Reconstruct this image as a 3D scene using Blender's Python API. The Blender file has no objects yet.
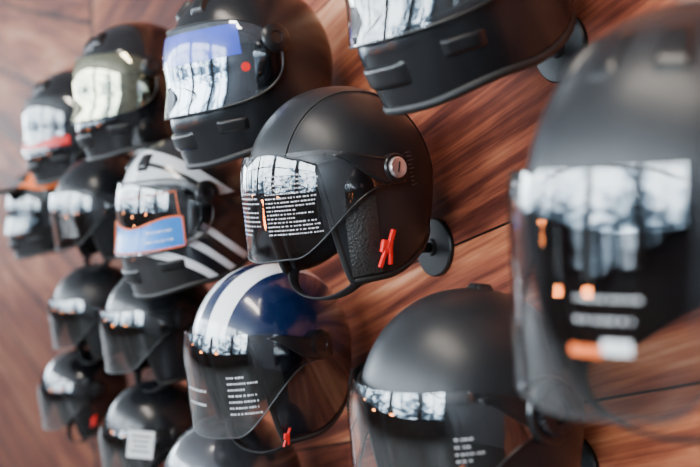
import bpy, math, random
from mathutils import Vector, Matrix
random.seed(7)
PI = math.pi
rad = math.radians
COL = bpy.context.scene.collection

def sm(e0, e1, x):
    t = max(0.0, min(1.0, (x-e0)/(e1-e0)))
    return t*t*(3-2*t)

# ------------------------------------------------------------------ materials
def new_mat(name):
    m = bpy.data.materials.new(name); m.use_nodes = True
    nt = m.node_tree; nt.nodes.clear()
    out = nt.nodes.new('ShaderNodeOutputMaterial')
    return m, nt, out

def solid(name, col, rough=0.5, metal=0.0, coat=0.0, bump=0.0, bscale=300, var=0.12, spec=0.5, vscale=25):
    m, nt, out = new_mat(name)
    b = nt.nodes.new('ShaderNodeBsdfPrincipled')
    tc = nt.nodes.new('ShaderNodeTexCoord')
    n = nt.nodes.new('ShaderNodeTexNoise'); n.inputs['Scale'].default_value = vscale; n.inputs['Detail'].default_value = 4
    nt.links.new(tc.outputs['Object'], n.inputs['Vector'])
    r = nt.nodes.new('ShaderNodeValToRGB')
    r.color_ramp.elements[0].position = 0.3; r.color_ramp.elements[1].position = 0.7
    r.color_ramp.elements[0].color = [c*(1-var) for c in col]+[1]
    r.color_ramp.elements[1].color = [min(1, c*(1+var)) for c in col]+[1]
    nt.links.new(n.outputs['Fac'], r.inputs['Fac'])
    nt.links.new(r.outputs['Color'], b.inputs['Base Color'])
    b.inputs['Roughness'].default_value = rough
    b.inputs['Metallic'].default_value = metal
    b.inputs['Coat Weight'].default_value = coat
    b.inputs['Coat Roughness'].default_value = 0.05
    b.inputs['Specular IOR Level'].default_value = spec
    if bump > 0:
        n2 = nt.nodes.new('ShaderNodeTexNoise'); n2.inputs['Scale'].default_value = bscale; n2.inputs['Detail'].default_value = 2
        nt.links.new(tc.outputs['Object'], n2.inputs['Vector'])
        bp = nt.nodes.new('ShaderNodeBump'); bp.inputs['Strength'].default_value = bump; bp.inputs['Distance'].default_value = 0.001
        nt.links.new(n2.outputs['Fac'], bp.inputs['Height'])
        nt.links.new(bp.outputs['Normal'], b.inputs['Normal'])
    nt.links.new(b.outputs[0], out.inputs['Surface'])
    return m

def mth(nt, op, a, b=None, c=None):
    n = nt.nodes.new('ShaderNodeMath'); n.operation = op
    for i, v in enumerate((a, b, c)):
        if v is None: continue
        if isinstance(v, (int, float)): n.inputs[i].default_value = v
        else: nt.links.new(v, n.inputs[i])
    return n.outputs[0]

def mixc(nt, fac, a, b):
    n = nt.nodes.new('ShaderNodeMix'); n.data_type = 'RGBA'
    for sock, v in ((n.inputs[0], fac), (n.inputs[6], a), (n.inputs[7], b)):
        if isinstance(v, (int, float)): sock.default_value = v
        elif isinstance(v, (tuple, list)): sock.default_value = list(v)+[1]
        else: nt.links.new(v, sock)
    return n.outputs[2]

def visor_material(name, tint=(0.75, 0.78, 0.8), base=0.10, gain=1.3, gloss=(1, 1, 1)):
    m, nt, out = new_mat(name)
    tr = nt.nodes.new('ShaderNodeBsdfTransparent'); tr.inputs[0].default_value = list(tint)+[1]
    gl = nt.nodes.new('ShaderNodeBsdfGlossy'); gl.inputs['Roughness'].default_value = 0.015
    gl.inputs[0].default_value = list(gloss)+[1]
    fr = nt.nodes.new('ShaderNodeFresnel'); fr.inputs[0].default_value = 1.55
    tc = nt.nodes.new('ShaderNodeTexCoord')
    n = nt.nodes.new('ShaderNodeTexNoise'); n.inputs['Scale'].default_value = 14
    nt.links.new(tc.outputs['Object'], n.inputs['Vector'])
    f = mth(nt, 'MULTIPLY_ADD', fr.outputs[0], gain, base)
    f = mth(nt, 'ADD', f, mth(nt, 'MULTIPLY', n.outputs['Fac'], 0.03))
    f = mth(nt, 'MINIMUM', f, 0.95)
    bp = nt.nodes.new('ShaderNodeBump'); bp.inputs['Strength'].default_value = 0.22; bp.inputs['Distance'].default_value = 0.004
    nt.links.new(n.outputs['Fac'], bp.inputs['Height']); nt.links.new(bp.outputs[0], gl.inputs['Normal'])
    mx = nt.nodes.new('ShaderNodeMixShader')
    nt.links.new(f, mx.inputs[0]); nt.links.new(tr.outputs[0], mx.inputs[1]); nt.links.new(gl.outputs[0], mx.inputs[2])
    nt.links.new(mx.outputs[0], out.inputs['Surface'])
    return m

def stripe_material(name, ca, cb, lo, hi, rough=0.22, coat=1.0):
    m, nt, out = new_mat(name)
    tc = nt.nodes.new('ShaderNodeTexCoord'); sp = nt.nodes.new('ShaderNodeSeparateXYZ')
    nt.links.new(tc.outputs['Object'], sp.inputs[0])
    ay = mth(nt, 'ABSOLUTE', sp.outputs['Y'])
    msk = mth(nt, 'MULTIPLY', mth(nt, 'GREATER_THAN', ay, lo), mth(nt, 'LESS_THAN', ay, hi))
    c = mixc(nt, msk, ca, cb)
    c = mixc(nt, mth(nt, 'LESS_THAN', sp.outputs['Z'], -0.005), c, (0.006, 0.007, 0.010))
    b = nt.nodes.new('ShaderNodeBsdfPrincipled'); nt.links.new(c, b.inputs['Base Color'])
    b.inputs['Roughness'].default_value = rough; b.inputs['Coat Weight'].default_value = coat
    b.inputs['Coat Roughness'].default_value = 0.04
    nt.links.new(b.outputs[0], out.inputs['Surface'])
    return m

def graphic_material(name, black, silver, white):
    m, nt, out = new_mat(name)
    tc = nt.nodes.new('ShaderNodeTexCoord'); sp = nt.nodes.new('ShaderNodeSeparateXYZ')
    nt.links.new(tc.outputs['Object'], sp.inputs[0])
    v = mth(nt, 'ADD', sp.outputs['Z'], mth(nt, 'MULTIPLY', sp.outputs['X'], 0.75))
    w = mth(nt, 'ADD', v, mth(nt, 'MULTIPLY', mth(nt, 'SINE', mth(nt, 'MULTIPLY', sp.outputs['X'], 30)), 0.008))
    ay = mth(nt, 'ABSOLUTE', sp.outputs['Y'])
    top = mth(nt, 'LESS_THAN', w, 0.062)
    low = mth(nt, 'GREATER_THAN', sp.outputs['Z'], 0.02)
    msk = mth(nt, 'MULTIPLY', top, low)
    fr = mth(nt, 'FRACT', mth(nt, 'MULTIPLY', w, 24))
    st = mth(nt, 'GREATER_THAN', fr, 0.62)
    c1 = mixc(nt, st, black, white)
    bandm = mth(nt, 'MULTIPLY', mth(nt, 'GREATER_THAN', w, -0.16), mth(nt, 'LESS_THAN', w, -0.02))
    c2 = mixc(nt, mth(nt, 'MULTIPLY', bandm, mth(nt, 'LESS_THAN', sp.outputs['Z'], -0.02)), black, c1)
    c3 = mixc(nt, msk, c2, silver)
    line = mth(nt, 'LESS_THAN', mth(nt, 'ABSOLUTE', mth(nt, 'SUBTRACT', w, 0.030)), 0.005)
    c3 = mixc(nt, mth(nt, 'MULTIPLY', line, low), c3, black)
    c4 = mixc(nt, mth(nt, 'MULTIPLY', msk, mth(nt, 'LESS_THAN', ay, 0.03)), c3, white)
    b = nt.nodes.new('ShaderNodeBsdfPrincipled'); nt.links.new(c4, b.inputs['Base Color'])
    b.inputs['Roughness'].default_value = 0.3; b.inputs['Coat Weight'].default_value = 1.0
    nt.links.new(b.outputs[0], out.inputs['Surface'])
    return m

def leather_material(name):
    m, nt, out = new_mat(name)
    tc = nt.nodes.new('ShaderNodeTexCoord')
    v = nt.nodes.new('ShaderNodeTexVoronoi'); v.inputs['Scale'].default_value = 340
    nt.links.new(tc.outputs['Object'], v.inputs['Vector'])
    b = nt.nodes.new('ShaderNodeBsdfPrincipled')
    c = mixc(nt, v.outputs['Distance'], (0.035, 0.032, 0.030), (0.008, 0.008, 0.008))
    nt.links.new(c, b.inputs['Base Color']); b.inputs['Roughness'].default_value = 0.5
    bp = nt.nodes.new('ShaderNodeBump'); bp.inputs['Strength'].default_value = 0.6; bp.inputs['Distance'].default_value = 0.0015
    nt.links.new(v.outputs['Distance'], bp.inputs['Height']); nt.links.new(bp.outputs[0], b.inputs['Normal'])
    nt.links.new(b.outputs[0], out.inputs['Surface'])
    return m

def wood_material():
    m, nt, out = new_mat('lacquered_wood')
    tc = nt.nodes.new('ShaderNodeTexCoord'); P = tc.outputs['Object']
    sp = nt.nodes.new('ShaderNodeSeparateXYZ'); nt.links.new(P, sp.inputs[0])
    Y, Z = sp.outputs['Y'], mth(nt, 'SUBTRACT', sp.outputs['Z'], 1.5)
    far = mth(nt, 'GREATER_THAN', Y, 2.63)
    def frame(deg):
        c, s = math.cos(rad(deg)), math.sin(rad(deg))
        g = mth(nt, 'ADD', mth(nt, 'MULTIPLY', Y, -c), mth(nt, 'MULTIPLY', Z, s))
        a = mth(nt, 'ADD', mth(nt, 'MULTIPLY', Y, s), mth(nt, 'MULTIPLY', Z, c))
        return g, a
    g1, a1 = frame(17); g2, a2 = frame(-12); gg, ga = frame(21)
    def mixf(f, a, b):
        n = nt.nodes.new('ShaderNodeMix'); n.data_type = 'FLOAT'
        nt.links.new(f, n.inputs[0]); nt.links.new(a, n.inputs[2]); nt.links.new(b, n.inputs[3]); return n.outputs[0]
    a1 = mth(nt, 'SUBTRACT', a1, 0.008)
    a2 = mth(nt, 'ADD', a2, 0.32)
    a = mixf(far, a1, a2)
    G = mixf(far, gg, g2); AA = mixf(far, ga, a2)
    u = mth(nt, 'DIVIDE', a, 0.23)
    pid = mth(nt, 'ADD', mth(nt, 'FLOOR', u), mth(nt, 'MULTIPLY', far, 7.3))
    fr = mth(nt, 'FRACT', u)
    seam = mth(nt, 'LESS_THAN', mth(nt, 'MINIMUM', fr, mth(nt, 'SUBTRACT', 1.0, fr)), mth(nt, 'MULTIPLY_ADD', far, 0.018, 0.007))
    vs = mth(nt, 'LESS_THAN', mth(nt, 'ABSOLUTE', mth(nt, 'SUBTRACT', Y, 2.63)), 0.014)
    seam = mth(nt, 'MAXIMUM', seam, vs)
    def noise(sg, sa, detail, dist, off=0.0):
        cb = nt.nodes.new('ShaderNodeCombineXYZ')
        nt.links.new(mth(nt, 'MULTIPLY', G, sg), cb.inputs[0])
        nt.links.new(mth(nt, 'MULTIPLY', AA, sa), cb.inputs[1])
        nt.links.new(mth(nt, 'ADD', mth(nt, 'MULTIPLY', pid, 3.7), off), cb.inputs[2])
        n = nt.nodes.new('ShaderNodeTexNoise'); n.inputs['Scale'].default_value = 1.0
        n.inputs['Detail'].default_value = detail; n.inputs['Distortion'].default_value = dist
        n.inputs['Roughness'].default_value = 0.6
        nt.links.new(cb.outputs[0], n.inputs['Vector']); return n.outputs['Fac']
    big = noise(1.7, 10, 5, 0.6)
    mid = noise(2.4, 44, 5, 0.4, 5)
    fine = noise(6, 190, 4, 0.1, 9)
    wn = nt.nodes.new('ShaderNodeTexWhiteNoise'); wn.noise_dimensions = '1D'
    nt.links.new(pid, wn.inputs['W'])
    v = mth(nt, 'ADD', mth(nt, 'MULTIPLY', big, 0.52), mth(nt, 'ADD', mth(nt, 'MULTIPLY', mid, 0.32), mth(nt, 'MULTIPLY', fine, 0.16)))
    v = mth(nt, 'ADD', v, mth(nt, 'MULTIPLY', mth(nt, 'SUBTRACT', wn.outputs['Value'], 0.45), 0.07))
    r = nt.nodes.new('ShaderNodeValToRGB'); nt.links.new(v, r.inputs['Fac'])
    cr = r.color_ramp
    cr.elements[0].position = 0.37; cr.elements[0].color = (0.045, 0.012, 0.010, 1)
    cr.elements[1].position = 0.65; cr.elements[1].color = (0.72, 0.35, 0.20, 1)
    for p, c in ((0.44, (0.13, 0.033, 0.021, 1)), (0.505, (0.29, 0.078, 0.040, 1)), (0.565, (0.48, 0.155, 0.072, 1))):
        e = cr.elements.new(p); e.color = c
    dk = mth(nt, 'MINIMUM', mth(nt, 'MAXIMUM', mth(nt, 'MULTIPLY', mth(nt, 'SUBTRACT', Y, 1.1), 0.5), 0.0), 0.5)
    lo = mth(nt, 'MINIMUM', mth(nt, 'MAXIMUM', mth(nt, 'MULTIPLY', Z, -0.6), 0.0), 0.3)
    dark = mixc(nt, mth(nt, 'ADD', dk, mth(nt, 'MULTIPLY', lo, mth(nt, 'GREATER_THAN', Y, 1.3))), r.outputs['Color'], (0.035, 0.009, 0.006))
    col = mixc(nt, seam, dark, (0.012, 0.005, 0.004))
    b = nt.nodes.new('ShaderNodeBsdfPrincipled'); nt.links.new(col, b.inputs['Base Color'])
    nt.links.new(mth(nt, 'MULTIPLY_ADD', mid, 0.25, 0.42), b.inputs['Roughness'])
    b.inputs['Specular IOR Level'].default_value = 0.06
    bp = nt.nodes.new('ShaderNodeBump'); bp.inputs['Strength'].default_value = 0.25; bp.inputs['Distance'].default_value = 0.002
    nt.links.new(mth(nt, 'SUBTRACT', fine, mth(nt, 'MULTIPLY', seam, 2.0)), bp.inputs['Height'])
    nt.links.new(bp.outputs[0], b.inputs['Normal'])
    nt.links.new(b.outputs[0], out.inputs['Surface'])
    return m

def outdoor_material():
    m, nt, out = new_mat('daylight_glazing')
    tc = nt.nodes.new('ShaderNodeTexCoord')
    sp = nt.nodes.new('ShaderNodeSeparateXYZ'); nt.links.new(tc.outputs['Object'], sp.inputs[0])
    def noise(sh, sv, detail, off):
        cb = nt.nodes.new('ShaderNodeCombineXYZ')
        nt.links.new(mth(nt, 'MULTIPLY', mth(nt, 'ADD', sp.outputs['Y'], sp.outputs['X']), sh), cb.inputs[0])
        nt.links.new(mth(nt, 'MULTIPLY', sp.outputs['Z'], sv), cb.inputs[1]); cb.inputs[2].default_value = off
        n = nt.nodes.new('ShaderNodeTexNoise'); n.inputs['Scale'].default_value = 1; n.inputs['Detail'].default_value = detail
        n.inputs['Roughness'].default_value = 0.65; n.inputs['Distortion'].default_value = 0.3
        nt.links.new(cb.outputs[0], n.inputs['Vector']); return n.outputs['Fac']
    n1 = noise(0.55, 0.5, 8, 0); n2 = noise(2.4, 5.0, 7, 4)
    h = mth(nt, 'ADD', mth(nt, 'MULTIPLY', mth(nt, 'SUBTRACT', sp.outputs['Z'], 1.80), 0.13), mth(nt, 'ADD', mth(nt, 'MULTIPLY', n1, 0.75), mth(nt, 'MULTIPLY', n2, 0.65)))
    r = nt.nodes.new('ShaderNodeValToRGB'); nt.links.new(h, r.inputs['Fac'])
    r.color_ramp.elements[0].position = 0.60; r.color_ramp.elements[0].color = (0.015, 0.022, 0.03, 1)
    r.color_ramp.elements[1].position = 0.76; r.color_ramp.elements[1].color = (0.82, 0.93, 1.0, 1)
    e1 = r.color_ramp.elements.new(0.66); e1.color = (0.10, 0.15, 0.20, 1)
    e2 = r.color_ramp.elements.new(0.70); e2.color = (0.48, 0.62, 0.76, 1)
    e = nt.nodes.new('ShaderNodeEmission'); e.inputs[1].default_value = 26.0
    nt.links.new(r.outputs[0], e.inputs[0]); nt.links.new(e.outputs[0], out.inputs['Surface'])
    return m

def emis(name, col, s):
    m, nt, out = new_mat(name)
    e = nt.nodes.new('ShaderNodeEmission'); e.inputs[0].default_value = list(col)+[1]; e.inputs[1].default_value = s
    nt.links.new(e.outputs[0], out.inputs['Surface']); return m

M = {}
M['matte'] = solid('matte_black_paint', (0.012, 0.013, 0.015), 0.36, bump=0.12, bscale=900, var=0.06, spec=0.42)
M['satin'] = solid('satin_black_paint', (0.008, 0.0085, 0.010), 0.24, var=0.06)
M['gloss'] = solid('gloss_black_paint', (0.005, 0.005, 0.006), 0.12, coat=1.0)
M['grey'] = solid('gunmetal_paint', (0.10, 0.10, 0.11), 0.22, metal=0.7, coat=0.8)
M['plastic'] = solid('black_plastic', (0.007, 0.007, 0.008), 0.28)
M['rubber'] = solid('black_rubber', (0.008, 0.008, 0.008), 0.5)
M['fabric'] = solid('black_liner_fabric', (0.006, 0.006, 0.007), 0.95, bump=0.6, bscale=500)
M['leather'] = leather_material('perforated_leather')
M['strap'] = solid('webbing', (0.008, 0.008, 0.009), 0.8, bump=0.5, bscale=700)
M['red'] = solid('red_plastic', (0.70, 0.010, 0.009), 0.35)
M['orange'] = solid('orange_paint', (0.85, 0.16, 0.03), 0.35)
M['white'] = solid('white_print', (0.8, 0.8, 0.8), 0.5, var=0.03)
M['softwhite'] = solid('soft_white_print', (0.55, 0.56, 0.57), 0.5, var=0.10)
M['greyprint'] = solid('grey_print', (0.20, 0.20, 0.20), 0.5, var=0.03)
M['chrome'] = solid('chrome', (0.75, 0.75, 0.76), 0.15, metal=1.0, var=0.03)
M['steel'] = solid('brushed_steel', (0.70, 0.60, 0.57), 0.3, metal=0.8)
M['blue'] = solid('blue_film', (0.02, 0.20, 0.62), 0.3, coat=0.5)
M['violet'] = solid('blue_violet_film', (0.05, 0.09, 0.55), 0.15, coat=1.0)
M['seam'] = solid('seam_thread', (0.015, 0.015, 0.015), 0.5)
M['stitch'] = solid('stitch_thread', (0.05, 0.05, 0.05), 0.6)
M['bluestripe'] = stripe_material('navy_paint_white_stripes', (0.004, 0.013, 0.052), (0.92, 0.94, 0.96), 0.012, 0.045)
M['graphic'] = graphic_material('silver_black_graphic_paint', (0.008, 0.008, 0.009), (0.55, 0.56, 0.58), (0.85, 0.85, 0.87))
M['steel_mount'] = solid('black_powder_coat', (0.009, 0.009, 0.010), 0.42)
M['clear'] = visor_material('clear_visor', (0.78, 0.81, 0.84), 0.06, 1.25)
M['smoke'] = visor_material('light_smoke_visor', (0.38, 0.40, 0.43), 0.06, 1.25)
M['dark'] = visor_material('dark_smoke_visor', (0.16, 0.17, 0.19), 0.06, 1.0)
M['irid'] = visor_material('iridescent_visor', (0.25, 0.27, 0.32), 0.24, 1.0, (0.85, 0.92, 1.0))
M['gold'] = visor_material('gold_visor', (0.35, 0.35, 0.25), 0.26, 1.0, (1.0, 0.94, 0.66))

# ------------------------------------------------------------------ mesh helpers
def add_mesh(name, verts, faces, mat, parent=None, smooth=True, weld=False, label=None):
    me = bpy.data.meshes.new(name)
    me.from_pydata([tuple(v) for v in verts], [], faces)
    if weld:
        import bmesh
        bm = bmesh.new(); bm.from_mesh(me)
        bmesh.ops.remove_doubles(bm, verts=bm.verts, dist=0.00008)
        bm.to_mesh(me); bm.free()
    if smooth:
        for p in me.polygons: p.use_smooth = True
    me.materials.append(mat)
    ob = bpy.data.objects.new(name, me); COL.objects.link(ob)
    if parent: ob.parent = parent
    if label: ob['label'] = label
    return ob

def surf(P, az, s, off=0.0):
    c = P['c']
    ca, sa = math.cos(az), math.sin(az)
    a = P['ab']+(P['af']-P['ab'])*sm(-1, 1, ca)
    d = 0
    if s <= 1:
        q = s*PI/2; rho = math.sin(max(q, 0))**0.93; z = c*math.cos(q)
    else:
        d = (s-1)*PI/2; z = -c*d*0.97; rho = 1-P['k']*d*d
    x = -a*rho*ca; y = -P['b']*rho*sa
    if d > 0:
        if ca > 0: x -= P['chin']*sm(0, 0.6, d)*ca**1.5
        else: x *= 1-0.20*sm(0, 0.9, d)*(-ca)
    if off:
        n = Vector((x/a**2, y/P['b']**2, (z/c**2 if z > 0 else 0)))
        if n.length < 1e-6: n = Vector((0, 0, 1))
        n.normalize()
        return Vector((x, y, z))+n*off
    return Vector((x, y, z))

def patch(name, P, azs, slo, shi, rows, off, mat, root, closed=False, weld=False, thick=0, label=None, extra=None):
    vs = []; fs = []
    n = len(azs)
    for i, az in enumerate(azs):
        l, h = slo(az), shi(az)
        for j in range(rows+1):
            t = j/rows
            o = off(i/(n-1 if n > 1 else 1), t) if callable(off) else off
            vs.append(surf(P, az, l+(h-l)*t, o))
    R = rows+1
    for i in range(n if closed else n-1):
        k = (i+1) % n
        for j in range(rows):
            fs.append((i*R+j, i*R+j+1, k*R+j+1, k*R+j))
    if extra:
        ev, ef = extra; b = len(vs); vs += ev; fs += [tuple(q+b for q in f) for f in ef]
    ob = add_mesh(name, vs, fs, mat, root, weld=weld or closed, label=label)
    if thick:
        md = ob.modifiers.new('thickness', 'SOLIDIFY'); md.thickness = thick; md.offset = -1
    return ob

def grid(a, b, n): return [a+(b-a)*i/n for i in range(n+1)]

def tube(name, pts, r, mat, root, closed=False, segs=8, flat=1.0, label=None):
    n = len(pts); vs = []; fs = []
    for i, p in enumerate(pts):
        a = pts[(i-1) % n] if (closed or i > 0) else pts[0]
        b = pts[(i+1) % n] if (closed or i < n-1) else pts[-1]
        t = (Vector(b)-Vector(a)).normalized()
        ref = Vector(p).normalized()
        u = ref-t*ref.dot(t)
        if u.length < 1e-4: u = Vector((0, 0, 1))
        u.normalize(); w = t.cross(u)
        for k in range(segs):
            an = 2*PI*k/segs
            vs.append(Vector(p)+u*math.cos(an)*r*flat+w*math.sin(an)*r)
    for i in range(n if closed else n-1):
        k2 = (i+1) % n
        for k in range(segs):
            fs.append((i*segs+k, i*segs+(k+1) % segs, k2*segs+(k+1) % segs, k2*segs+k))
    if not closed:
        fs.append(tuple(range(segs))[::-1]); fs.append(tuple((n-1)*segs+k for k in range(segs)))
    return add_mesh(name, vs, fs, mat, root, label=label)

def lathe(name, prof, pos, axis, mat, root, segs=40, knurl=0, label=None):
    ax = Vector(axis).normalized(); u = ax.orthogonal().normalized(); w = ax.cross(u)
    vs = []; fs = []
    for (r, h) in prof:
        for k in range(segs):
            an = 2*PI*k/segs
            rr = r*(1-knurl*(k % 2)) if knurl and r > prof[0][0]*0.5 else r
            vs.append(Vector(pos)+ax*h+(u*math.cos(an)+w*math.sin(an))*rr)
    n = len(prof)
    for i in range(n-1):
        for k in range(segs):
            fs.append((i*segs+k, i*segs+(k+1) % segs, (i+1)*segs+(k+1) % segs, (i+1)*segs+k))
    fs.append(tuple(range(segs))[::-1]); fs.append(tuple((n-1)*segs+k for k in range(segs)))
    ob = add_mesh(name, vs, fs, mat, root, label=label)
    md = ob.modifiers.new('edges', 'EDGE_SPLIT'); md.split_angle = rad(40)
    return ob

def box(name, c, d, mat, root, rot=None, bev=0.0, label=None):
    vs = []
    for x in (-1, 1):
        for y in (-1, 1):
            for z in (-1, 1):
                v = Vector((x*d[0]/2, y*d[1]/2, z*d[2]/2))
                if rot is not None: v = rot @ v
                vs.append(v+Vector(c))
    fs = [(0, 1, 3, 2), (4, 6, 7, 5), (0, 4, 5, 1), (2, 3, 7, 6), (0, 2, 6, 4), (1, 5, 7, 3)]
    ob = add_mesh(name, vs, fs, mat, root, smooth=False, label=label)
    if bev:
        md = ob.modifiers.new('bevel', 'BEVEL'); md.width = bev; md.segments = 3
    return ob

def prints(name, P, az0, az1, s0, s1, lines, off, mat, root, fill=0.9, seed=1, gh=0.36, label=None):
    rnd = random.Random(seed); vs = []; fs = []
    for L in range(lines):
        s = s0+(s1-s0)*L/max(1, lines-1); ds = abs(s1-s0)/max(1, lines)*gh
        a = az0; end = az0+(az1-az0)*(fill+(1-fill)*rnd.random()) if rnd.random() > 0.2 else az0+(az1-az0)*0.55
        while a < end:
            w = rad(rnd.uniform(0.5, 1.8))
            b = len(vs)
            for aa in (a, a+w):
                for ss in (s, s+ds): vs.append(surf(P, aa, ss, off))
            fs.append((b, b+1, b+3, b+2)); a += w+rad(rnd.choice((0.5, 0.6, 1.2)))
    return add_mesh(name, vs, fs, mat, root, label=label)

def normal_at(P, az, s):
    p = surf(P, az, s); e = 0.01
    n = (surf(P, az+e, s)-surf(P, az-e, s)).cross(surf(P, az, s+e)-surf(P, az, s-e)).normalized()
    if n.dot(Vector((p.x, p.y, 0))) < 0: n = -n
    return n

def pod(name, P, a0, a1, s0, s1, h, mat, root, base=0.0, label=None):
    f = lambda u, v: base-0.001+h*min(1, 6*u*(1-u)*1.2)*min(1, 6*v*(1-v)*1.2)
    return patch(name, P, grid(a0, a1, 14), lambda a: s0, lambda a: s1, 10, f, mat, root, label=label)

def root_empty(name, loc, yaw, pitch, roll, scale, label):
    e = bpy.data.objects.new(name, None); COL.objects.link(e)
    e.empty_display_size = 0.05
    e.location = loc
    e.rotation_euler = (rad(roll), rad(-pitch), rad(yaw))
    e.scale = (scale,)*3
    e['label'] = label; e['category'] = 'helmet'; e['group'] = 'motorcycle helmets mounted on the wooden wall'
    return e

def pivot(P, root, side, az, s, style):
    p = surf(P, side*az, s, 0.006); n = normal_at(P, side*az, s)
    if style == 'screw':
        lathe('visor_pivot', [(0.0180, -0.006), (0.0180, 0.004), (0.0160, 0.0065), (0.0, 0.0066)], p, n, M['plastic'], root)
        sc = lathe('pivot_screw', [(0.0125, 0), (0.0125, 0.009), (0.011, 0.0105), (0.0100, 0.0100), (0.0, 0.0102)], p, n, M['steel'], root, label='round metal screw with a slot')
        u = n.orthogonal().normalized(); w = n.cross(u)
        R = Matrix((n, (u+w*0.4).normalized(), (w-u*0.4).normalized())).transposed()
        sl = box('screw_slot', p+n*0.0103, (0.0010, 0.013, 0.0016), M['plastic'], root, rot=R); sl.parent = sc
    elif style == 'dial':
        lathe('visor_pivot', [(0.033, -0.008), (0.033, 0.002), (0.030, 0.006), (0.0, 0.0062)], p, n, M['plastic'], root, segs=48)
        lathe('pivot_dial', [(0.025, 0.004), (0.025, 0.010), (0.022, 0.0125), (0.013, 0.0125), (0.012, 0.0085), (0.008, 0.0085), (0.007, 0.012), (0.0, 0.0125)], p, n, M['satin'], root, segs=48, knurl=0.08)
    else:
        lathe('visor_pivot', [(0.021, -0.008), (0.021, 0.002), (0.018, 0.005), (0.009, 0.006), (0.008, 0.004), (0.0, 0.004)], p, n, M['plastic'], root)

# ------------------------------------------------------------------ open-face helmet
PO = dict(af=0.117, ab=0.126, b=0.108, c=0.128, k=0.10, chin=0.0)
PV = dict(af=0.119, ab=0.126, b=0.108, c=0.128, k=0.03, chin=0.003)
VOFF = 0.0095

def azs_open():
    pos = grid(0, 42, 10)+[44+1.0*i for i in range(0, 24)]+grid(69, 180, 30)
    pos = [rad(x) for x in pos]
    return [-x for x in pos[::-1]][1:]+pos[1:]

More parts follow.
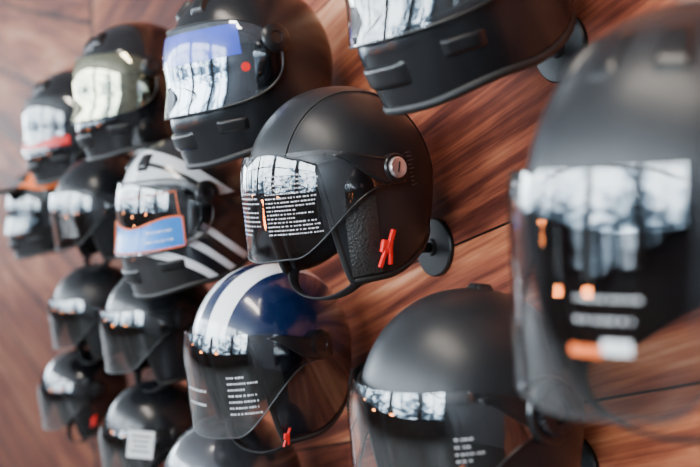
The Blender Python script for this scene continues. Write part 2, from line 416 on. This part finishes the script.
def open_helmet(loc, label, yaw=0, pitch=10, roll=0, scale=1, shell='matte', visor='clear', piv='small', seams=False,
                text=None, buckle=None, leather=False, vent=False, brow=False, vbot=1.38, vtop=0.74, name='open_face_helmet',
                strapmat='strap', badge=None, tag=None, side_mark=False, decals=None):
    root = root_empty(name, loc, yaw, pitch, roll, scale, label)
    A = azs_open()
    eb0 = vtop+0.06
    def edge(az):
        d = abs(math.degrees(az)); d = min(d, 360-d)
        bl = sm(46, 63, d)
        e = eb0+(1.55-eb0)*bl
        e -= 0.20*sm(85, 150, d)
        return e
    patch('shell', PO, A, lambda a: 0.0, edge, 26, 0.0, M[shell], root, closed=True, thick=0.006)
    patch('liner', PO, A, lambda a: 0.02, lambda a: edge(a)-0.02, 18, -0.016, M['fabric'], root, closed=True, thick=0.006)
    tube('edge_trim', [surf(PO, a, edge(a), -0.003) for a in A], 0.0048, M['rubber'], root, closed=True)
    for sd in (1, -1):
        patch('cheek_pad', PO, grid(sd*rad(58), sd*rad(105), 12), lambda a: 1.08, lambda a: 1.50, 8,
              lambda u, v: -0.016-0.016*math.sin(PI*u)*math.sin(PI*v), M['fabric'], root)
    vt = lambda a: vtop+(0.84-vtop)*sm(50, 95, abs(math.degrees(a)))
    def vb(a):
        d = abs(math.degrees(a))
        return vbot-0.02*sm(0, 30, d)-(vbot-0.02-0.99)*sm(32, 86, d)**0.9
    V = [rad(x) for x in grid(-90, 90, 72)]
    vis = patch('visor', PV, V, vt, vb, 20, VOFF, M[visor], root)
    for sd in (1, -1):
        patch('visor_arm', PV, [sd*rad(x) for x in grid(60, 102, 18)],
              lambda a: vt(a)+0.03*sm(70, 60, abs(math.degrees(a))),
              lambda a: vt(a)+0.035+0.12*sm(60, 90, abs(math.degrees(a))), 6, 0.0115, M['plastic'], root, thick=0.003)
        pivot(PO, root, sd, rad(95), 0.905, piv)
    tube('visor_edge', [surf(PV, a, vb(a), VOFF) for a in V], 0.0011, M['plastic'], root)
    if text:
        for (a0, a1, s0, s1, ln, sd) in text:
            t = prints('warning_print', PV, rad(a0), rad(a1), s0, s1, ln, VOFF+0.0007, M['softwhite'], root, seed=sd, label='small white printed lines')
            t.parent = vis
    if decals:
        for (a0, a1, s0, s1, mt) in decals:
            t = patch('visor_sticker', PV, grid(rad(a0), rad(a1), 10), lambda a: s0, lambda a: s1, 5, VOFF+0.0006, M[mt], root, label='small %s sticker' % mt)
            t.parent = vis
    patch('brow_gasket', PO, grid(rad(-56), rad(56), 40), lambda a: vtop+0.015, lambda a: vtop+0.06, 3, 0.004, M['rubber'], root, thick=0.003)
    if side_mark:
        prints('side_mark', PO, rad(109), rad(114), 0.82, 1.02, 9, 0.0008, M['greyprint'], root, seed=41, label='small grey printed mark')
    if seams:
        for y0 in (0.046, -0.046):
            pts = []
            smin = math.asin((abs(y0)/PO['b'])**(1/0.93))*2/PI
            ss = grid(0.74, smin+0.0005, 26)
            sgn = 1 if y0 > 0 else -1
            for s in ss:
                rho = math.sin(s*PI/2)**0.93; pts.append(surf(PO, sgn*math.asin(min(1, abs(y0)/(PO['b']*rho))), s, 0.0007))
            for s in grid(smin+0.0005, 1.0, 26)[1:]:
                rho = math.sin(s*PI/2)**0.93; pts.append(surf(PO, sgn*(PI-math.asin(min(1, abs(y0)/(PO['b']*rho)))), s, 0.0007))
            tube('stitched_seam', pts, 0.0013, M['seam'], root)
            vs = []; fs = []
            for off in (0.004, -0.004):
                for i in range(0, len(pts)-1):
                    for f in (0.1, 0.6):
                        p = pts[i].lerp(pts[i+1], f); q = pts[i].lerp(pts[i+1], f+0.3)
                        nn = p.normalized(); sdv = (q-p).cross(nn).normalized()
                        b = len(vs)
                        vs += [p+sdv*(off-.0005)+nn*.0006, p+sdv*(off+.0005)+nn*.0006, q+sdv*(off+.0005)+nn*.0006, q+sdv*(off-.0005)+nn*.0006]
                        fs.append((b, b+1, b+2, b+3))
            add_mesh('stitching', vs, fs, M['stitch'], root)
    if leather:
        for sd in (1, -1):
            patch('cheek_cover', PO, [sd*rad(x) for x in grid(62, 82, 12)], lambda a: 1.04, lambda a: 1.52, 12,
                  lambda u, v: 0.0015+0.004*math.sin(PI*v)*math.sin(PI*u), M['leather'], root, label='black perforated leather cheek panel')
    if vent:
        pod('crown_vent', PO, rad(150), rad(210), 0.10, 0.20, 0.006, M['plastic'], root)
    if brow:
        for a in (-26, 4, 34):
            pod('brow_vent', PO, rad(a-8), rad(a+8), 0.34, 0.58, 0.0035, M['plastic'], root)
    if badge:
        a0, a1, s0, s1, mt = badge
        patch('badge', PO, grid(rad(a0), rad(a1), 10), lambda a: s0, lambda a: s1, 6, 0.0012, M[mt], root, label='small pale sticker')
    pts = []
    for i in range(25):
        t = i/24; an = PI*t
        pts.append(Vector((-0.030-0.030*math.sin(an), -0.088*math.cos(an), -0.098-0.036*math.sin(an))))
    tube('chin_strap', pts, 0.008, M[strapmat], root, flat=0.18)
    if buckle:
        az, s, k = buckle
        p = surf(PO, rad(az), s, 0.012)
        bk = box('strap_buckle', p+Vector((0.002, 0, 0.0))*k, (0.016*k, 0.006*k, 0.016*k), M['red'], root, rot=Matrix.Rotation(rad(20), 3, 'Y'), bev=0.002*k, label='red plastic quick-release buckle')
        b2 = box('buckle_tab', p+Vector((0.009, -0.001, 0.008))*k, (0.006*k, 0.005*k, 0.024*k), M['red'], root, rot=Matrix.Rotation(rad(28), 3, 'Y'), bev=0.0012*k); b2.parent = bk
        b3 = box('buckle_tab', p+Vector((-0.006, -0.001, -0.013))*k, (0.005*k, 0.005*k, 0.022*k), M['red'], root, rot=Matrix.Rotation(rad(30), 3, 'Y'), bev=0.0012*k); b3.parent = bk
        b4 = box('buckle_tab', p+Vector((0.005, -0.001, -0.012))*k, (0.005*k, 0.005*k, 0.020*k), M['red'], root, rot=Matrix.Rotation(rad(8), 3, 'Y'), bev=0.0012*k); b4.parent = bk
    if tag:
        tx, ty, tz, ang = tag
        R = Matrix.Rotation(rad(-30), 3, 'Z') @ Matrix.Rotation(rad(ang), 3, 'Y')
        tg = box('hang_tag', (tx, ty, tz), (0.055, 0.0008, 0.060), M['white'], root, rot=R, label='white paper hang tag with printed bars')
        for i in range(4):
            bb = box('printed_bar', Vector((tx, ty, tz))+R @ Vector((0, -0.0006, 0.018-0.011*i)), (0.040-0.006*(i % 3), 0.0004, 0.003), M['plastic'], root, rot=R); bb.parent = tg
    return root

# ------------------------------------------------------------------ full-face helmet
PF = dict(af=0.121, ab=0.130, b=0.108, c=0.128, k=0.13, chin=0.022)
def full_helmet(loc, label, yaw=0, pitch=12, roll=0, scale=1, shell='matte', visor='clear', top_film=None, low_film=None,
                dot=False, badge=None, name='full_face_helmet', chin_spoiler=False, peak=None, film_edge=None, text=None, low_s=(1.02, 1.25)):
    root = root_empty(name, loc, yaw, pitch, roll, scale, label)
    ap = 80
    pos = grid(0, 66, 18)+[68+i for i in range(0, 17)]+grid(87, 180, 26)
    pos = [rad(x) for x in pos]
    A = [-x for x in pos[::-1]][1:]+pos[1:]
    def half(d, ap, h): return h*math.sqrt(max(0.0, 1-(min(d, ap)/ap)**5))
    def su(a): return 0.98-half(abs(math.degrees(a)), ap, 0.27)
    def sl(a): return 0.98+half(abs(math.degrees(a)), ap, 0.27)
    def eb(a):
        d = abs(math.degrees(a)); return 1.66-0.05*sm(20, 70, d)-0.16*sm(80, 150, d)
    n = len(A); R = 15; vs = []; fs = []
    for a in A:
        for j in range(R): vs.append(surf(PF, a, sl(a)+(eb(a)-sl(a))*j/(R-1)))
    for i in range(n):
        k = (i+1) % n
        for j in range(R-1): fs.append((i*R+j, i*R+j+1, k*R+j+1, k*R+j))
    patch('shell', PF, A, lambda a: 0.0, su, 22, 0.0, M[shell], root, closed=True, thick=0.006, extra=(vs, fs))
    patch('liner', PF, A, lambda a: 0.02, lambda a: su(a)-0.03, 14, -0.016, M['fabric'], root, closed=True, thick=0.005)
    patch('lower_liner', PF, A, lambda a: sl(a)+0.03, lambda a: eb(a)-0.02, 8, -0.014, M['fabric'], root, closed=True, thick=0.005)
    tube('neck_trim', [surf(PF, a, eb(a), -0.002) for a in A], 0.0055, M['rubber'], root, closed=True)
    pts = [surf(PF, a, su(a), 0.001) for a in A if abs(math.degrees(a)) <= ap]
    pts += [surf(PF, a, sl(a), 0.001) for a in A[::-1] if abs(math.degrees(a)) < ap]
    tube('eyeport_gasket', pts, 0.0035, M['rubber'], root, closed=True)
    va = 88
    hu = lambda a: 0.98-half(abs(math.degrees(a)), va, 0.31)
    hl = lambda a: 0.98+half(abs(math.degrees(a)), va, 0.30)
    V = [rad(x) for x in [-88, -87, -85.5, -83.5]+grid(-81, 81, 60)+[83.5, 85.5, 87, 88]]
    vis = patch('visor', PF, V, hu, hl, 16, 0.008, M[visor], root)
    tube('visor_edge', [surf(PF, a, hu(a), 0.008) for a in V]+[surf(PF, a, hl(a), 0.008) for a in V[::-1]][1:-1], 0.0014, M['plastic'], root, closed=True)
    for sd in (1, -1):
        pivot(PF, root, sd, rad(86), 0.86, 'small')
    if top_film:
        t = patch('visor_film', PF, [rad(x) for x in grid(-50, 62, 40)], lambda a: 0.72, lambda a: 0.93, 5, 0.0090, M[top_film], root, label='blue violet film strip'); t.parent = vis
    if low_film:
        L0, L1 = low_s
        t = patch('visor_film', PF, [rad(x) for x in grid(-20, 64, 40)], lambda a: L0+0.03*math.sin(5*a), lambda a: L1, 6, 0.0090, M[low_film], root, label='protective film'); t.parent = vis
        if film_edge:
            A2 = [rad(x) for x in grid(-20, 64, 40)]
            pp = [surf(PF, a, L0+0.03*math.sin(5*a), 0.0095) for a in A2]+[surf(PF, a, L1, 0.0095) for a in A2[::-1]]
            t2 = tube('film_border', pp, 0.0014, M[film_edge], root, closed=True); t2.parent = t
            A3 = [surf(PF, a, 0.80, 0.0095) for a in [rad(x) for x in grid(0, 62, 30)]]
            t3 = tube('film_border', A3+[surf(PF, rad(62), s, 0.0095) for s in grid(0.80, 1.02, 8)][1:], 0.0008, M[film_edge], root); t3.parent = t
    if text:
        for (a0, a1, s0, s1, ln, sd) in text:
            t = prints('warning_print', PF, rad(a0), rad(a1), s0, s1, ln, 0.0098, M['white'], root, seed=sd, label='small white printed marks'); t.parent = vis
    if dot:
        p = surf(PF, rad(63), 1.02, 0.009); nn = normal_at(PF, rad(63), 1.02)
        t = lathe('round_sticker', [(0.0065, 0), (0.0062, 0.0008), (0, 0.0009)], p, nn, M['red'], root, label='small red round sticker'); t.parent = vis
    for sd in (1, -1):
        pod('crown_vent', PF, sd*rad(16), sd*rad(34), 0.36, 0.56, 0.007, M['plastic'], root)
    pod('chin_vent', PF, rad(-22), rad(22), 1.40, 1.54, 0.006, M['plastic'], root)
    for sd in (1, -1):
        pod('side_vent', PF, sd*rad(40), sd*rad(62), 1.36, 1.46, 0.004, M['plastic'], root)
    if chin_spoiler:
        for sd in (1, -1):
            patch('side_fairing', PF, [sd*rad(x) for x in grid(92, 150, 16)], lambda a: 0.95, lambda a: 1.20, 8, lambda u, v: 0.008*math.sin(PI*v)*math.sin(PI*u), M[shell], root)
    if badge:
        a0, a1, s0, s1, mt = badge
        patch('badge', PF, grid(rad(a0), rad(a1), 10), lambda a: s0, lambda a: s1, 6, 0.0015, M[mt], root, label='small emblem')
    if peak:
        vs = []; fs = []
        for i in range(21):
            a = rad(-50+5*i)
            p = surf(PF, a, 0.66, 0.004)
            q = Vector((p.x-0.085*math.cos(a*0.9), p.y*0.95, p.z-0.004))
            for t in (0, 0.33, 0.66, 1): vs.append(p.lerp(q, t)+Vector((0, 0, 0.012*math.sin(PI*t))))
        for i in range(20):
            for j in range(3): fs.append((i*4+j, i*4+j+1, i*4+j+5, i*4+j+4))
        o = add_mesh('sun_peak', vs, fs, M[peak], root); md = o.modifiers.new('t', 'SOLIDIFY'); md.thickness = 0.004
    return root

def mount(y, z, sc=1.0):
    e = bpy.data.objects.new('helmet_mount', None); COL.objects.link(e); e.location = (0, y, z)
    e['label'] = 'black metal wall bracket with round flange holding a helmet'; e['category'] = 'wall bracket'
    e['group'] = 'round black helmet brackets on the wall'; e.empty_display_size = 0.03
    lathe('flange', [(0.040, 0.0), (0.040, 0.005), (0.038, 0.007), (0.012, 0.0075), (0.010, 0.012), (0, 0.012)], (0, 0, 0), (-1, 0, 0), M['steel_mount'], e)
    top = 0.15*sc
    pts = [Vector((-0.005, 0, 0)), Vector((-0.08, 0, 0)), Vector((-0.125, 0, 0.002)), Vector((-0.145, 0, 0.015)), Vector((-0.15, 0, 0.035)), Vector((-0.15, 0, top+0.005))]
    vs = []
    lathe('support_pad', [(0.02, 0), (0.045, 0.006), (0.04, 0.018), (0.0, 0.022)], (-0.15, 0, top), (0, 0, 1), M['rubber'], e)
    segs = 12; fs = []
    for i, p in enumerate(pts):
        a = pts[max(0, i-1)]; b = pts[min(len(pts)-1, i+1)]; t = (b-a).normalized()
        u = Vector((0, 1, 0)); w = t.cross(u)
        for k in range(segs):
            an = 2*PI*k/segs; vs.append(p+u*math.cos(an)*0.007+w*math.sin(an)*0.007)
    for i in range(len(pts)-1):
        for k in range(segs): fs.append((i*segs+k, i*segs+(k+1) % segs, (i+1)*segs+(k+1) % segs, (i+1)*segs+k))
    fs.append(tuple(range(segs))[::-1]); fs.append(tuple((len(pts)-1)*segs+k for k in range(segs)))
    add_mesh('rod', vs, fs, M['steel_mount'], e)

# ------------------------------------------------------------------ helmets on the wall
X = -0.155
def place(kind, x, y, z, label, mo=0.0, **k):
    (open_helmet if kind == 'o' else full_helmet)((x, y, 1.5+z), label, **k)
    sc = k.get('scale', 1.0)
    mount(y+mo, 1.5+z-0.082*sc, sc)

# middle row
place('o', X, 1.07, 0.012, 'matte black open-face helmet with stitched seams and clear printed visor', mo=0.0, shell='matte', visor='clear', buckle=(82, 1.36, 1.0),
      piv='screw', seams=True, leather=True, pitch=9, scale=1.0, text=[(16, 50, 0.86, 1.20, 15, 3), (-14, 10, 0.92, 1.20, 11, 5)], side_mark=True)
place('o', -0.20, 0.470, -0.008, 'matte black open-face helmet with vented brow and long smoked visor', shell='matte', visor='smoke', yaw=-4,
      piv='screw', brow=True, pitch=4, badge=(20, 60, 0.13, 0.18, 'greyprint'), vtop=0.86, vbot=1.56, scale=1.17,
      text=[(10, 28, 1.20, 1.26, 2, 51)], decals=[(18, 26, 1.32, 1.36, 'white'), (8, 18, 1.34, 1.37, 'orange')])
place('f', X, 1.57, -0.02, 'silver, white and black full-face helmet with blue film on its visor', shell='graphic', visor='clear',
      low_film='blue', film_edge='orange', chin_spoiler=True, pitch=12, text=[(34, 56, 1.09, 1.17, 2, 11)], scale=0.97)
place('o', X, 2.03, -0.026, 'black open-face helmet with clear visor and white lettering', shell='satin', visor='clear', pitch=10, text=[(20, 40, 0.9, 1.2, 6, 8)], scale=0.90)
place('f', X, 2.46, -0.03, 'black helmet with an orange patch and a sun peak', shell='gloss', visor='dark', peak='plastic', pitch=8, scale=0.84, badge=(20, 110, 0.35, 0.68, 'orange'))
# upper row
place('f', X, 0.83, 0.252, 'matte black full-face helmet with vents and clear visor', shell='satin', visor='clear', pitch=20)
place('f', X, 1.33, 0.195, 'satin black full-face helmet with blue violet strip on mirrored visor', shell='satin', visor='irid', top_film='violet', dot=True, pitch=12)
place('f', X, 1.82, 0.212, 'gloss black full-face helmet with gold tinted visor and chrome emblem', shell='gloss', visor='gold', badge=(0, 22, 0.50, 0.60, 'chrome'), pitch=10, scale=0.96)
place('f', X, 2.22, 0.168, 'gloss black full-face helmet with red band on its visor', shell='gloss', visor='smoke', low_film='red', low_s=(1.16, 1.24), badge=(0, 22, 0.50, 0.60, 'chrome'), pitch=10, scale=0.95)
# lower row
place('o', X, 0.805, -0.228, 'matte black open-face helmet with knurled pivot dial and crown vent', shell='matte', visor='clear', piv='dial', vent=True, pitch=8,
      text=[(48, 60, 0.94, 1.04, 4, 21)], scale=1.02)
place('o', X, 1.266, -0.225, 'glossy navy helmet with white racing stripes and smoke visor', shell='bluestripe', visor='smoke', piv='small', pitch=10, yaw=6, buckle=(62, 1.48, 0.55),
      text=[(30, 50, 1.0, 1.26, 7, 31), (-10, 12, 1.1, 1.2, 2, 33)], vbot=1.46)
place('o', X, 1.715, -0.236, 'satin black open-face helmet with clear visor', shell='satin', visor='smoke', pitch=10, scale=0.86)
place('o', X, 2.10, -0.250, 'small matte black open-face helmet with visor', shell='matte', visor='smoke', pitch=10, scale=0.80)
# bottom rows
place('o', X, 1.405, -0.468, 'glossy gunmetal grey open-face helmet', shell='grey', visor='clear', pitch=8, scale=0.95)
place('o', X, 1.74, -0.452, 'black open-face helmet with white paper hang tag', shell='satin', visor='smoke', tag=(-0.075, -0.118, 0.03, 15), pitch=10, scale=0.83)
place('o', X, 2.20, -0.445, 'gloss black open-face helmet with red chin buckle', shell='gloss', visor='smoke', pitch=10, scale=0.80, buckle=(80, 1.3, 0.7))
place('o', X, 1.00, -0.50, 'matte black open-face helmet under the striped one', shell='matte', visor='smoke', pitch=8)

# ------------------------------------------------------------------ room
wood = wood_material()
plaster = solid('dark_painted_plaster', (0.14, 0.14, 0.15), 0.8, bump=0.2, bscale=60, vscale=3)
ceilm = solid('ceiling_paint', (0.40, 0.40, 0.41), 0.8, bump=0.2, bscale=60, vscale=3)
concrete = solid('polished_concrete', (0.08, 0.075, 0.07), 0.45, bump=0.1, bscale=30, vscale=2)
def slab(name, c, d, mat):
    o = box(name, c, d, mat, None); o['kind'] = 'structure'; return o
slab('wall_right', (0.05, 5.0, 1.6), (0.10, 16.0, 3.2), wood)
slab('floor', (-2.25, 5.0, -0.05), (4.7, 16.2, 0.1), concrete)
slab('ceiling', (-2.25, 5.0, 3.25), (4.7, 16.2, 0.1), ceilm)
slab('wall_far', (-2.25, 13.05, 1.6), (4.5, 0.1, 3.2), plaster)
slab('wall_near', (-2.25, -3.05, 1.6), (4.5, 0.1, 3.2), plaster)
slab('wall_left', (-4.62, 5.0, 1.6), (0.06, 16.0, 3.2), plaster)
frame = solid('window_frame_paint', (0.03, 0.03, 0.035), 0.4)
glaz = outdoor_material()
k = 1
for i, (y, wd, cuts) in enumerate([(-1.7, 2.2, (0.1,)), (0.8, 2.2, (-0.5,)), (3.5, 2.5, (0.3,)), (6.2, 2.3, (-0.3,)), (8.9, 2.4, ()), (11.6, 2.3, (0.2,))]):
    slab('window_%d' % k, (-4.57, y, 1.975), (0.02, wd, 2.15), glaz)
    vs = []; fs = []
    def addb(c, d):
        b = len(vs)
        for x in (-1, 1):
            for yy in (-1, 1):
                for z in (-1, 1): vs.append((c[0]+x*d[0]/2, c[1]+yy*d[1]/2, c[2]+z*d[2]/2))
        fs.extend([tuple(b+q for q in t) for t in [(0, 1, 3, 2), (4, 6, 7, 5), (0, 4, 5, 1), (2, 3, 7, 6), (0, 2, 6, 4), (1, 5, 7, 3)]])
    for yy in (-wd/2, wd/2)+tuple(cuts): addb((-4.53, y+yy, 1.975), (0.06, 0.05, 2.2))
    for zz in (0.90, 2.45, 3.07): addb((-4.53, y, zz), (0.055, wd+0.05, 0.05))
    o = add_mesh('trim_%d' % k, vs, fs, frame, smooth=False); o['kind'] = 'structure'
    k += 1
slab('window_7', (-2.6, 12.98, 1.9), (2.6, 0.02, 2.0), glaz)

# warm pendant lamps of the shop
bulbm = emis('warm_bulb', (1.0, 0.26, 0.06), 70)
for (px, py, pz) in ((-2.4, 1.3, 1.12), (-2.3, 2.5, 1.05), (-2.5, 4.3, 1.10)):
    e = bpy.data.objects.new('pendant_lamp', None); COL.objects.link(e); e.location = (px, py, pz)
    e['label'] = 'black pendant lamp with warm glowing bulb hanging from the ceiling'; e['category'] = 'lamp'; e['group'] = 'warm pendant lamps'
    lathe('lamp_shade', [(0.03, 0.12), (0.06, 0.11), (0.13, 0.05), (0.132, 0.045), (0.125, 0.047), (0.055, 0.10), (0.0, 0.105)], (0, 0, 0), (0, 0, 1), M['satin'], e)
    lathe('bulb', [(0.001, -0.03), (0.06, -0.024), (0.09, -0.008), (0.09, 0.008), (0.06, 0.024), (0.02, 0.04), (0.014, 0.10)], (0, 0, 0), (0, 0, 1), bulbm, e, segs=24)
    lathe('cord', [(0.004, 0.115), (0.004, 3.2-pz)], (0, 0, 0), (0, 0, 1), M['rubber'], e, segs=8)

def area(loc, rot, sx, sy, power, col=(1, 1, 1)):
    l = bpy.data.lights.new('shop_light', 'AREA'); l.shape = 'RECTANGLE'; l.size = sx; l.size_y = sy
    l.energy = power; l.color = col
    o = bpy.data.objects.new('shop_light', l); COL.objects.link(o); o.location = loc; o.rotation_euler = rot
area((-1.3, 0.3, 3.15), (0, rad(25), 0), 0.5, 1.6, 100, (1.0, 0.89, 0.76))

w = bpy.data.worlds.new('world'); bpy.context.scene.world = w; w.use_nodes = True
w.node_tree.nodes['Background'].inputs[0].default_value = (0.7, 0.85, 1.0, 1)
w.node_tree.nodes['Background'].inputs[1].default_value = 0.5

# ------------------------------------------------------------------ camera
cam = bpy.data.cameras.new('camera'); co = bpy.data.objects.new('camera', cam); COL.objects.link(co)
cam.lens = 50; cam.sensor_width = 36; cam.clip_start = 0.02
co.location = (-0.80, 0, 1.5)
th, ph = rad(31.7), rad(2.2)
fwd = Vector((math.sin(th)*math.cos(ph), math.cos(th)*math.cos(ph), -math.sin(ph)))
co.rotation_euler = fwd.to_track_quat('-Z', 'Y').to_euler()
cam.dof.use_dof = True; cam.dof.focus_distance = 1.19; cam.dof.aperture_fstop = 2.7
bpy.context.scene.camera = co
